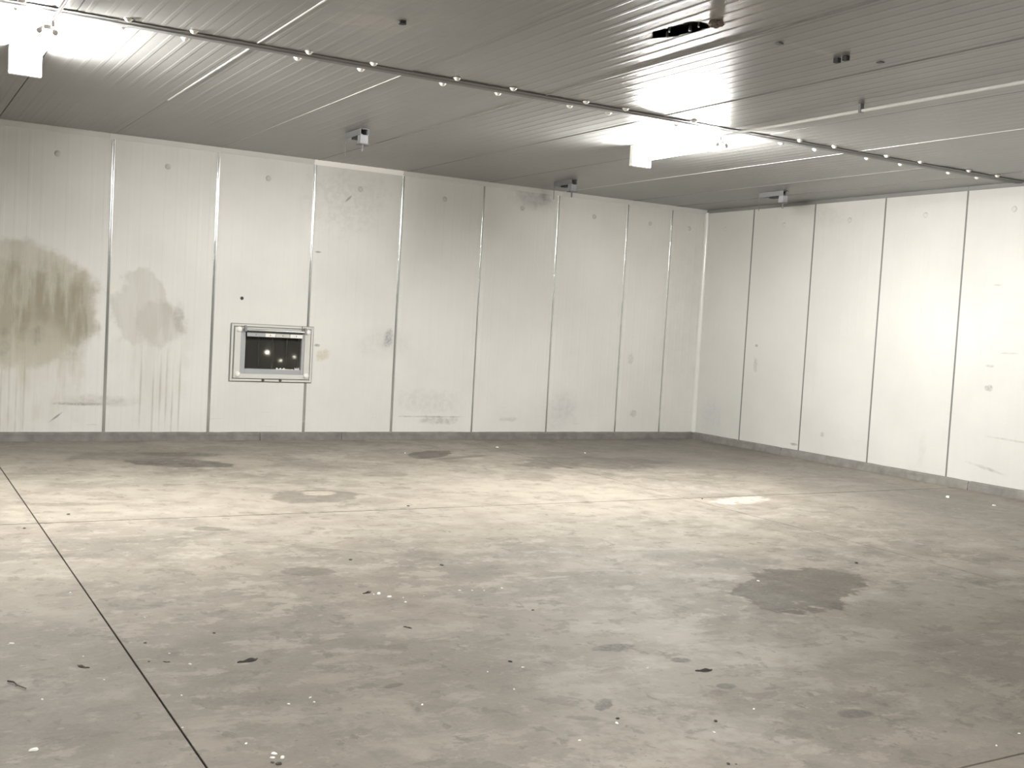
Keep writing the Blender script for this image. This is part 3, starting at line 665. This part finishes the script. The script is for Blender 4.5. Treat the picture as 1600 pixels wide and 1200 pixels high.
# ------------------------------------------------------------ suspension rail with bolt caps
rl = empty('ceiling_rail', (0, 0, 0)); tag(rl, 'long grey steel ceiling rail running parallel to the back wall', 'rail')
pr = [(RAILY-.086, H-.002), (RAILY-.082, H-.010), (RAILY-.05, H-.012), (RAILY-.03, H-.020), (RAILY+.03, H-.020), (RAILY+.05, H-.012), (RAILY+.082, H-.010), (RAILY+.086, H-.002)]
link('rail_body', MB().prism(pr, 'x', XL+.02, -.02).me('rail_body', M['rail']), rl)
capc = MB().cyl((0, 0, 0), (0, 0, -.006), .030, n=16).dome((0, 0, -.006), (0, 0, -1), .024, .018).me('bolt_cap', M['white_plastic'], True)
cx = [-9.417, -8.99, -8.177, -7.68, -6.99, -6.492, -5.80, -5.40, -4.665, -3.406, -2.96, -2.245, -1.755, -1.018, -.56, -10.56, -10.06, -11.75, -11.25]
for x in cx:
    for dy in (-.125, .125): link('bolt_cap', capc, rl, (x, RAILY+dy, H-.0015))

# ------------------------------------------------------------ lamps and their conduits
def lamp(x, label, y0=-5.17, y1=-3.95):
    z = H-.125
    t = empty('tube_lamp', (x, (y0+y1)/2, z)); tag(t, label, 'lamp', 'tube lamps under the ceiling')
    hy = (y1-y0)/2
    link('spine', MB().box((-.022, -hy, .012), (.022, hy, .042), .004).me('spine', M['white_plastic']), t)
    for sx in (-.048, .048):
        link('end_cap', MB().cyl((sx, -hy-.006, -.004), (sx, -hy+.014, -.004), .019, n=18).me('end_cap', M['white_plastic'], True), t)
        link('pin_holder', MB().box((min(0, sx), -hy+.015, .010), (max(0, sx), -hy+.030, .030)).me('pin_holder', M['white_plastic']), t)
    link('driver_box', MB().box((-.115, hy-.012, -.088), (.115, hy+.05, .1245), .008).me('driver_box', M['white_plastic']), t)
    for sx in (-.048, .048):
        link('tube', MB().cyl((sx, -hy+.012, -.004), (sx, hy-.012, -.004), .0165, n=20).me('tube', M['tube'], True), t)
    for sy in (-.38, .38):
        link('hanger', MB().box((-.012, sy-.008, .042), (.012, sy+.008, .1245)).me('hanger', M['steel']), t)
    return t
LXR, LXL = -4.17, -9.885
lamp(LXR, 'lit tube lamp under the ceiling nearer the right wall')
lamp(LXL, 'lit tube lamp under the ceiling at the far upper left')
lamp(LXL, 'lit tube lamp under the ceiling behind the viewpoint', -13.0, -11.78)  # added lamp out of view that lifts the foreground floor
def conduit(x, label, yend):
    t = empty('conduit_pipe', (x, 0, H-.054)); tag(t, label, 'pipe', 'conduits feeding the lamps')
    link('pipe', MB().cyl((0, -5.20, 0), (0, yend, 0), .0125, n=12).me('pipe', M['pipe'], True), t)
    link('drop', MB().cyl((0, -5.205, .012), (0, -5.205, -.05), .010, n=10).me('drop', M['pipe'], True), t)
    for yy in (-6.85, -8.6, -10.3):
        link('clip', MB().box((-.02, yy-.012, -.016), (.02, yy+.012, .0535), .003).me('clip', M['bracket']), t)
    return t
conduit(-4.215, 'thin white conduit on the ceiling leading to the right lamp', -12.0)
conduit(-9.855, 'thin white conduit on the ceiling leading to the upper left lamp', -11.0)

# ------------------------------------------------------------ hanger brackets near the back wall
def bracket(x, y0, y1, label):
    t = empty('hanger_bracket', (x, y0, H)); tag(t, label, 'bracket', 'ceiling brackets near the back wall')
    L_ = y1-y0; w_ = .045; th = .005; hh = .062
    b = MB()   # channel: top plate, two webs, open towards the viewer and slotted underneath
    b.box((-w_, -L_, -th), (w_, 0, -.001)); b.box((-w_, -L_, -hh), (-w_+th, 0, -th)); b.box((w_-th, -L_, -hh), (w_, 0, -th))
    b.box((-w_+th, -L_, -hh), (-w_+.022, 0, -hh+th)); b.box((w_-.022, -L_, -hh), (w_-th, 0, -hh+th))
    link('channel', b.me('channel', M['bracket']), t)
    link('clamp_block', MB().box((-w_+.004, -L_+.004, -hh-.085), (w_-.004, -L_+.085, -hh), .004).me('clamp_block', M['bracket_light']), t)
    link('clamp_plate', MB().box((-w_-.004, -L_-.004, -hh-.094), (w_+.006, -L_+.10, -hh-.085), .002).me('clamp_plate', M['rail']), t)
    link('slot_shadow_pad', MB().box((-w_+.008, -L_+.10, -hh-.022), (w_-.008, -L_+.26, -hh), .002).me('rubber_pad', M['black']), t).name = 'rubber_pad'  # black block standing in for the shade in the channel slot
    link('rod', MB().cyl((0, -L_+.045, -hh-.094), (0, -L_+.045, -hh-.16), .010, n=10).me('rod', M['rail'], True), t)
    link('wire', MB().cyl((-w_+.003, -.01, -hh), (-w_+.006, -.008, -hh-.17), .004, n=6).me('wire', M['rail']), t)
    return t
def flip(y0, y1): return y0, y0+(y0-y1)
bracket(-6.62, -2.20, -1.78, 'grey ceiling bracket above the wall hatch, leftmost of three')
bracket(-3.20, -.80, -.38, 'grey ceiling bracket close to the back wall, middle of three')
bracket(-.935, -2.18, -1.74, 'grey ceiling bracket by the right wall, rightmost of three')

# ------------------------------------------------------------ ceiling odds and ends
o = link('ceiling_plug', MB().cyl((0, 0, 0), (0, 0, -.02), .032, .026, n=14).me('ceiling_plug', M['black'], True), None, (-7.99, -6.57, H)); tag(o, 'round dark plug alone on the ceiling left of the torn opening', 'plug')
bx = MB().box((-.016, -.02, -.030), (.016, .02, -.0), .003)
bm_ = bx.me('cable_clip', M['black'])
o = link('cable_clip', bm_, None, (-5.39, -7.72, H)); tag(o, 'small black ceiling clip, left one of a close pair', 'clip', 'small black clips on the ceiling')
o = link('cable_clip', bm_, None, (-5.395, -7.80, H)); tag(o, 'small black ceiling clip, right one of a close pair', 'clip', 'small black clips on the ceiling')
o = link('cable_clip', MB().box((-.02, -.02, -.010), (.02, .02, 0), .003).me('cable_clip', M['rail']), None, (-5.93, -7.75, H)); tag(o, 'flat grey ceiling clip between torn opening and black clip pair', 'clip', 'small black clips on the ceiling')
o = link('cable_clip', MB().box((-.02, -.02, -.008), (.02, .02, 0), .003).me('cable_clip', M['rail']), None, (-5.12, -7.84, H)); tag(o, 'flat grey ceiling clip right of the black clip pair', 'clip', 'small black clips on the ceiling')
cl = empty('foam_clump', (HX+.02, HY0-.03, H)); tag(cl, 'ragged brown foam clump at the right end of the torn ceiling opening', 'debris')
M['foam'] = plain('dirty_brown_foam', (.16, .13, .11), .9, bump=.6, bscale=60, var=.4)
for i, (dx, dy, r) in enumerate(((.05, .0, .02), (.035, -.06, .022), (0, -.03, .026))):
    b = bmesh.new(); bmesh.ops.create_icosphere(b, subdivisions=2, radius=r)
    for v in b.verts: v.co *= 1+.5*noise.noise(v.co*60+Vector((i*7, 0, 0))); v.co.z *= .9
    me = bpy.data.meshes.new('lump'); b.to_mesh(me); b.free(); me.materials.append(M['foam'])
    link('lump', me, cl, (dx, dy, -r*.55))

# ------------------------------------------------------------ hatch in the back wall
M['strip_pvc'] = plain('clear_pvc', (.9, .9, .88), .12)
_b = M['strip_pvc'].node_tree.nodes['Principled BSDF']; _b.inputs['Transmission Weight'].default_value = .96; _b.inputs['Base Color'].default_value = (.72, .70, .64, 1); _b.inputs['IOR'].default_value = 1.3
ht = empty('wall_hatch', (0, 0, 0)); tag(ht, 'small framed hatch with clear strip curtain in the back wall', 'hatch')
FX0, FX1, FZ0, FZ1 = -7.14, -6.125, .715, 1.398
def frame_ring(x0, x1, z0, z1, ix0, ix1, iz0, iz1, yb, yf, name, mat, bev=.004):
    link(name, MB().box((x0, yf, z0), (ix0, yb, z1), bev).me(name, mat), ht); link(name, MB().box((ix1, yf, z0), (x1, yb, z1), bev).me(name, mat), ht)
    link(name, MB().box((ix0, yf, z0), (ix1, yb, iz0), bev).me(name, mat), ht); link(name, MB().box((ix0, yf, iz1), (ix1, yb, z1), bev).me(name, mat), ht)
M['frame_seal'] = plain('grey_frame_sealant', (.20, .20, .19), .6)  # dark ring in place of the shaded gaps around the frame lip
frame_ring(FX0-.010, FX1+.010, FZ0-.010, FZ1+.008, FX0+.05, FX1-.05, FZ0+.05, FZ1-.05, -.001, -.006, 'seal', M['frame_seal'], .001)
frame_ring(FX0, FX1, FZ0, FZ1, FX0+.026, FX1-.026, FZ0+.026, FZ1-.026, -.001, -.024, 'frame_lip', M['frame'])
frame_ring(FX0+.037, FX1-.037, FZ0+.035, FZ1-.035, WX0-.055, WX1+.028, WZ0-.055, WZ1+.02, -.001, -.040, 'frame_board', M['frame'])
frame_ring(WX0-.055, WX1+.028, WZ0-.055, WZ1+.02, WX0+.006, WX1-.006, WZ0+.006, WZ1-.006, .12, -.030, 'reveal', M['gasket'], .003)
cap_h = MB().cyl((0, 0, 0), (0, -.006, 0), .036, n=18).dome((0, -.006, 0), (0, -1, 0), .033, .022).me('corner_cap', M['white_plastic'], True)
for x in (FX0+.085, FX1-.075):
    for z in (FZ0+.08, FZ1-.065): link('corner_cap', cap_h, ht, (x, -.040, z))
bolt = MB().cyl((0, 0, 0), (0, -.016, 0), .020, .016, n=6).me('bolt', plain('rusty_bolt', (.12, .10, .085), .6, metal=.5))
for x in (-6.735, -6.52): link('bolt', bolt, ht, (x, -.022, FZ0+.016))
# curtain rod, clamps, strips
link('curtain_rod', MB().cyl((WX0+.0, -.058, 1.332), (WX1+.02, -.058, 1.332), .014, n=14).me('curtain_rod', M['steel'], True), ht)
link('rod_shadow_bar', MB().box((WX0+.008, -.050, 1.300), (WX1-.008, -.032, 1.317), .002).me('backing_bar', M['black']), ht).name = 'backing_bar'  # black bar put in as the dark shaded gap below the rod
for x in (WX0-.008, WX1+.022):
    link('rod_bracket', MB().box((x-.012, -.074, 1.312), (x+.012, -.038, 1.385), .003).me('rod_bracket', M['bracket']), ht)
link('rod_pin', MB().cyl((WX1-.02, -.060, 1.34), (WX1-.02, -.060, 1.405), .005, n=8).me('rod_pin', M['rail']), ht)
pl = [(WX0+.012, -6.745, 'gasket'), (-6.742, -6.615, 'white_plastic'), (-6.612, -6.435, 'cap_grey'), (-6.432, WX1-.012, 'white_plastic')]
for a, b_, mt in pl:
    c_ = link('clamp_plate', MB().box((a, -.066, 1.255), (b_, -.052, 1.300), .002).me('clamp_plate', M[mt]), ht)
    link('rivet', MB().dome(((a+b_)/2, -.066, 1.278), (0, -1, 0), .007, .004, 8, 2).me('rivet', M['rail']), c_)
nst = 4; sw = (WX1-WX0-.02)/nst
for i in range(nst):
    a = WX0+.010+sw*i-.012; b_ = a+sw+.024; yy = .012 if i % 2 else .020
    pr = [(a+(b_-a)*q/6, yy+.003*math.sin(q*1.3+i)) for q in range(7)]
    link('curtain_strip', MB().prism(pr+[(x_, y_+.003) for x_, y_ in reversed(pr)], 'z', WZ0+.012, 1.30).me('curtain_strip', M['strip_pvc'], True), ht)
# torn pale scraps along the sill
for a, b_, h_ in ((-6.58, -6.46, .022), (-6.345, -6.285, .030), (-6.46, -6.36, .008)):
    n = 8; pr = [(a+(b_-a)*q/n, WZ0+.006+h_*(.5+.5*math.sin(q*2.1))) for q in range(n+1)]
    me = MB().prism([(x_, z_) for x_, z_ in pr]+[(b_, WZ0+.002), (a, WZ0+.002)], 'y', 0, .012)
    # profile is in x,z for axis y
    link('torn_scrap', me.me('torn_scrap', M['white_plastic']), ht, (0, -.025, 0))
# dark passage beyond the hatch
M['brown'] = plain('brown_dim_boards', (.20, .16, .11), .7, var=.5, bscale=4)
pw = link('wall_passage', MB().box((-9.2, 2.2, 0), (-2.6, 2.3, 2.6)).me('wall_passage', M['brown'])); tag(pw, 'dim brown wall seen through the hatch', 'wall', kind='structure')
pf = link('floor_passage', MB().box((-9.2, .126, -.1), (-2.6, 2.2, 0)).me('floor_passage', M['core'])); tag(pf, 'dark floor of the passage behind the hatch', 'floor', kind='structure')
pc = link('ceiling_passage', MB().box((-9.2, .126, 2.6), (-2.6, 2.3, 2.7)).me('ceiling_passage', M['black'])); tag(pc, 'dark ceiling of the passage behind the hatch', 'ceiling', kind='structure')
M['glow'] = emit('small_lamp_glow', (1, .97, .88), 3.0)
def glint(x, z, r, label):  # glowing domes stand in for reflection glints, no lamps there
    t = empty('indicator_lamp', (x, 2.2, z)); tag(t, label, 'lamp', 'small lights beyond the hatch')
    link('socket', MB().cyl((0, 0, 0), (0, -.02, 0), r*1.4, n=12).me('socket', M['black']), t)
    link('bulb', MB().dome((0, -.02, 0), (0, -1, 0), r, r, 10, 3).me('bulb', M['glow'], True), t)
glint(-6.0, .98, .026, 'small bright light seen through the middle of the hatch')
glint(-5.80, .87, .014, 'faint small light low in the hatch, below the brightest one')
glint(-5.60, .93, .014, 'faint small light near the right edge of the hatch opening')

# ------------------------------------------------------------ litter on the floor
M['chip'] = plain('white_flake', (.88, .87, .82), .5)
M['leaf'] = plain('dark_dry_leaf', (.045, .042, .035), .7)
M['leaf_brown'] = plain('brown_dry_leaf', (.10, .08, .06), .7)
M['stone'] = plain('dark_grit', (.05, .045, .035), .6)
def chip_mesh(i):
    rr = random.Random(i); n = 7
    top = [(math.cos(2*math.pi*k/n)*rr.uniform(.6, 1), math.sin(2*math.pi*k/n)*rr.uniform(.45, .9)) for k in range(n)]
    V = [(x, y_, 0) for x, y_ in top]+[(x*.75, y_*.75, .55+.25*rr.random()) for x, y_ in top]
    F = [tuple(range(n-1, -1, -1)), tuple(range(n, 2*n))]+[(k, (k+1) % n, n+(k+1) % n, n+k) for k in range(n)]
    return mesh('paint_flake', V, F, M['chip'])
chips = [chip_mesh(i) for i in range(5)]
def flake_label(x, y):
    if y > -1.2: return 'lone white paint flake near the back kerb, right of the wet dark stain'
    if y > -1.45: return 'lone white paint flake beside the wet dark stain near the back kerb'
    if y > -1.6: return 'lone white paint flake on dark floor near the room corner'
    if x > -.83: return 'smaller of two white paint flakes at the foot of the right wall'
    if x > -1: return 'larger of two white paint flakes at the foot of the right wall'
    if x > -5.9: return 'white paint flake lying on the big oily floor stain'
    if y < -10.2: return 'tiny white paint flake at the lower right beside the floor joint'
    if x < -10.29 and y < -8.9: return 'large white paint flake in the lower left corner of the floor'
    if x < -10.27: return 'white paint flake resting on the thin brown twig'
    if x < -10.23: return 'white paint flake above the twig near the left edge'
    if x < -9.79: return 'tiny white paint flake left of the long floor joint'
    if x < -9.5 and y < -9.3: return 'white paint flake in the tight bunch with dark crumbs at the bottom'
    if x < -9.4: return 'tiny white paint flake just right of the long floor joint'
    if y > -7.6 and x < -8.1: return 'white paint flake in the cluster beside the brown leaf'
    if y > -7.6: return 'white paint flake in the faint row right of the flake cluster'
    if x < -8.7: return 'tiny white paint flake on the left foreground concrete'
    return 'tiny white paint flake on the middle foreground concrete'
CH = [(-10.245, -7.657, 9), (-10.211, -8.458, 6), (-10.301, -8.975, 13), (-10.286, -8.252, 6), (-9.868, -6.794, 5), (-9.572, -8.215, 7), (-9.606, -9.188, 6), (-9.541, -9.316, 9),
      (-9.525, -9.36, 10), (-9.558, -9.347, 8), (-8.279, -7.311, 13), (-8.249, -7.396, 13), (-8.181, -7.432, 7), (-8.208, -7.526, 8), (-8.313, -7.315, 6), (-7.794, -7.381, 9), (-7.518, -7.4, 7),
      (-9.223, -8.806, 6), (-9.226, -8.862, 5), (-8.824, -9.047, 6), (-9.329, -8.847, 5), (-8.362, -8.766, 5), (-8.175, -8.765, 6), (-8.367, -9.015, 5), (-8.425, -9.621, 6), (-8.177, -9.522, 7),
      (-7.612, -8.978, 6), (-7.86, -9.751, 5), (-7.513, -9.602, 6), (-5.772, -7.732, 9), (-6.85, -10.302, 5), (-6.63, -10.248, 5), (-.852, -5.299, 28), (-.805, -5.827, 18), (-5.403, -1.334, 12),
      (-3.913, -.885, 14), (-2.991, -1.518, 14), (-9.62, -8.03, 4), (-9.70, -8.6, 5), (-9.78, -8.95, 4), (-9.95, -8.3, 4), (-9.98, -7.95, 4), (-9.60, -7.4, 4), (-8.05, -7.43, 4), (-7.72, -7.40, 5), (-7.65, -7.42, 4)]
for i, (x, y_, s) in enumerate(CH):
    o = link('paint_flake', chips[i % 5], None, (x, y_, 0)); s *= .0016; o.scale = (s, s*.8, s*.45); o.rotation_euler.z = i*1.7
    tag(o, flake_label(x, y_), 'flake', 'white flakes scattered on the floor')
def leaf_mesh(seed, mat):
    rr = random.Random(seed); n = 9; V = []; F = []
    for k in range(n):
        t = k/(n-1); wd = .17*math.sin(math.pi*t)**.8*(1+.4*rr.uniform(-1, 1))+.02; x = t*2-1; z = .10+.22*abs(math.sin(t*5+seed))*math.sin(math.pi*t)
        yy = .18*math.sin(t*4+seed)
        V += [(x, yy-wd, z*.3), (x, yy, z), (x, yy+wd, z*.5)]
    for k in range(n-1):
        for j in range(2): F.append((3*k+j, 3*k+j+1, 3*k+4+j, 3*k+3+j))
    V2 = V+[(a, b_, max(0, c-.05)) for a, b_, c in V]; m_ = len(V)
    F2 = F+[tuple(q+m_ for q in reversed(f)) for f in F]
    for k in range(n-1):
        for j in (0, 2): F2.append((3*k+j, 3*k+3+j, 3*k+3+j+m_, 3*k+j+m_))
    F2 += [(0, 1, 1+m_, m_), (1, 2, 2+m_, 1+m_), (3*n-3, 3*n-2, 3*n-2+m_, 3*n-3+m_), (3*n-2, 3*n-1, 3*n-1+m_, 3*n-2+m_)]
    return mesh('dry_leaf', V2, F2, mat)
for x, y_, s, rz, mt, lab in ((-9.323, -8.255, .052, .40, 'leaf', 'dark curled dry leaf left of the floor centre'),
                              (-7.374, -9.104, .046, -.05, 'leaf', 'dark curled dry leaf on the right foreground floor'),
                              (-10.003, -8.098, .034, -.9, 'leaf_brown', 'small brown leaf left of the long floor joint'),
                              (-8.331, -7.264, .040, .6, 'leaf_brown', 'brown leaf beside the cluster of white flakes'),
                              (-8.411, -7.996, .026, -.8, 'leaf', 'small dark leaf between the white flake cluster and the foreground'),
                              (-9.66, -8.15, .016, -.6, 'leaf_brown', 'tiny brown leaf just right of the long floor joint')):
    o = link('dry_leaf', leaf_mesh(int(s*1000), M[mt]), None, (x, y_, 0.001)); o.scale = (s, s, s*.9); o.rotation_euler.z = rz
    tag(o, lab, 'leaf', 'dry leaves on the floor')
def twig():
    b = bmesh.new(); pts = [Vector((-.065, 0, .006)), Vector((-.03, .006, .009)), Vector((.01, -.003, .008)), Vector((.065, .004, .005))]
    prev = None
    for i, c in enumerate(pts):
        r = .004-.0006*i
        ring = [b.verts.new(c+Vector((0, r*math.cos(a), r*math.sin(a)))) for a in [2*math.pi*k/6 for k in range(6)]]
        if prev:
            for k in range(6): b.faces.new((prev[k], prev[(k+1) % 6], ring[(k+1) % 6], ring[k]))
        else: b.faces.new(ring)
        prev = ring
    b.faces.new(list(reversed(prev)))
    me = bpy.data.meshes.new('twig'); b.to_mesh(me); b.free(); me.materials.append(M['leaf_brown']); return me
o = link('twig', twig(), None, (-10.285, -8.26, .0)); o.rotation_euler.z = -1.15; tag(o, 'thin brown twig on the floor at the left edge', 'twig')
def pebble(seed):
    b = bmesh.new(); bmesh.ops.create_icosphere(b, subdivisions=2, radius=1)
    for v in b.verts:
        v.co *= 1+.3*noise.noise(v.co*1.5+Vector((seed, 0, 0))); v.co.z = max(-.35, v.co.z*.6)
    mz = min(v.co.z for v in b.verts)
    for v in b.verts: v.co.z -= mz
    me = bpy.data.meshes.new('pebble'); b.to_mesh(me); b.free(); me.materials.append(M['stone']); return me
pm = [pebble(i*5) for i in range(3)]
for i, (x, y_, s) in enumerate(((-9.553, -9.41, 11), (-9.57, -9.39, 7), (-8.027, -10.027, 8), (-8.144, -9.481, 8), (-8.188, -8.669, 9), (-4.624, -7.508, 14), (-9.551, -4.489, 12),
                               (-6.883, -4.661, 12), (-7.772, -9.656, 9), (-9.688, -7.838, 7), (-8.0, -10.04, 4), (-9.90, -4.95, 11), (-8.11, -6.45, 12), (-7.60, -6.75, 12), (-3.85, -4.85, 11), (-7.6, -7.9, 8),
                               (-9.35, -7.78, 7), (-9.73, -8.12, 6))):
    o = link('pebble', pm[i % 3], None, (x, y_, 0)); s *= .0011; o.scale = (s, s*.8, s*.7); o.rotation_euler.z = i*2.1
    tag(o, 'dark grit crumb on the far floor beyond the flake cluster' if y_ > -6.8 else ('dark grit crumb beside the big oily floor stain' if x > -5 else ('dark grit crumb on the left foreground floor' if x < -9 else 'dark grit crumb on the middle foreground floor')), 'grit', 'dark crumbs scattered on the floor')

# ------------------------------------------------------------ tell look-alike crumbs apart by their order from left to right
ORD = ['leftmost', 'second from left', 'third from left', 'fourth from left', 'fifth from left', 'sixth from left', 'seventh from left', 'eighth from left', 'ninth from left', 'tenth from left']
by = {}
for o in COL.objects:
    if o.parent is None and o.get('category') in ('flake', 'grit'): by.setdefault(o['label'], []).append(o)
def across(o):
    d = Vector((o.location.x+10.8185, o.location.y+13.0733)); return (d.x*.865-d.y*.502)/(d.x*.502+d.y*.865)
for lab, obs in by.items():
    if len(obs) < 2: continue
    for i, o in enumerate(sorted(obs, key=across)):
        o['label'] = ORD[i]+' '+lab.replace('tiny ', '').replace('tight ', '').replace('lone ', '')
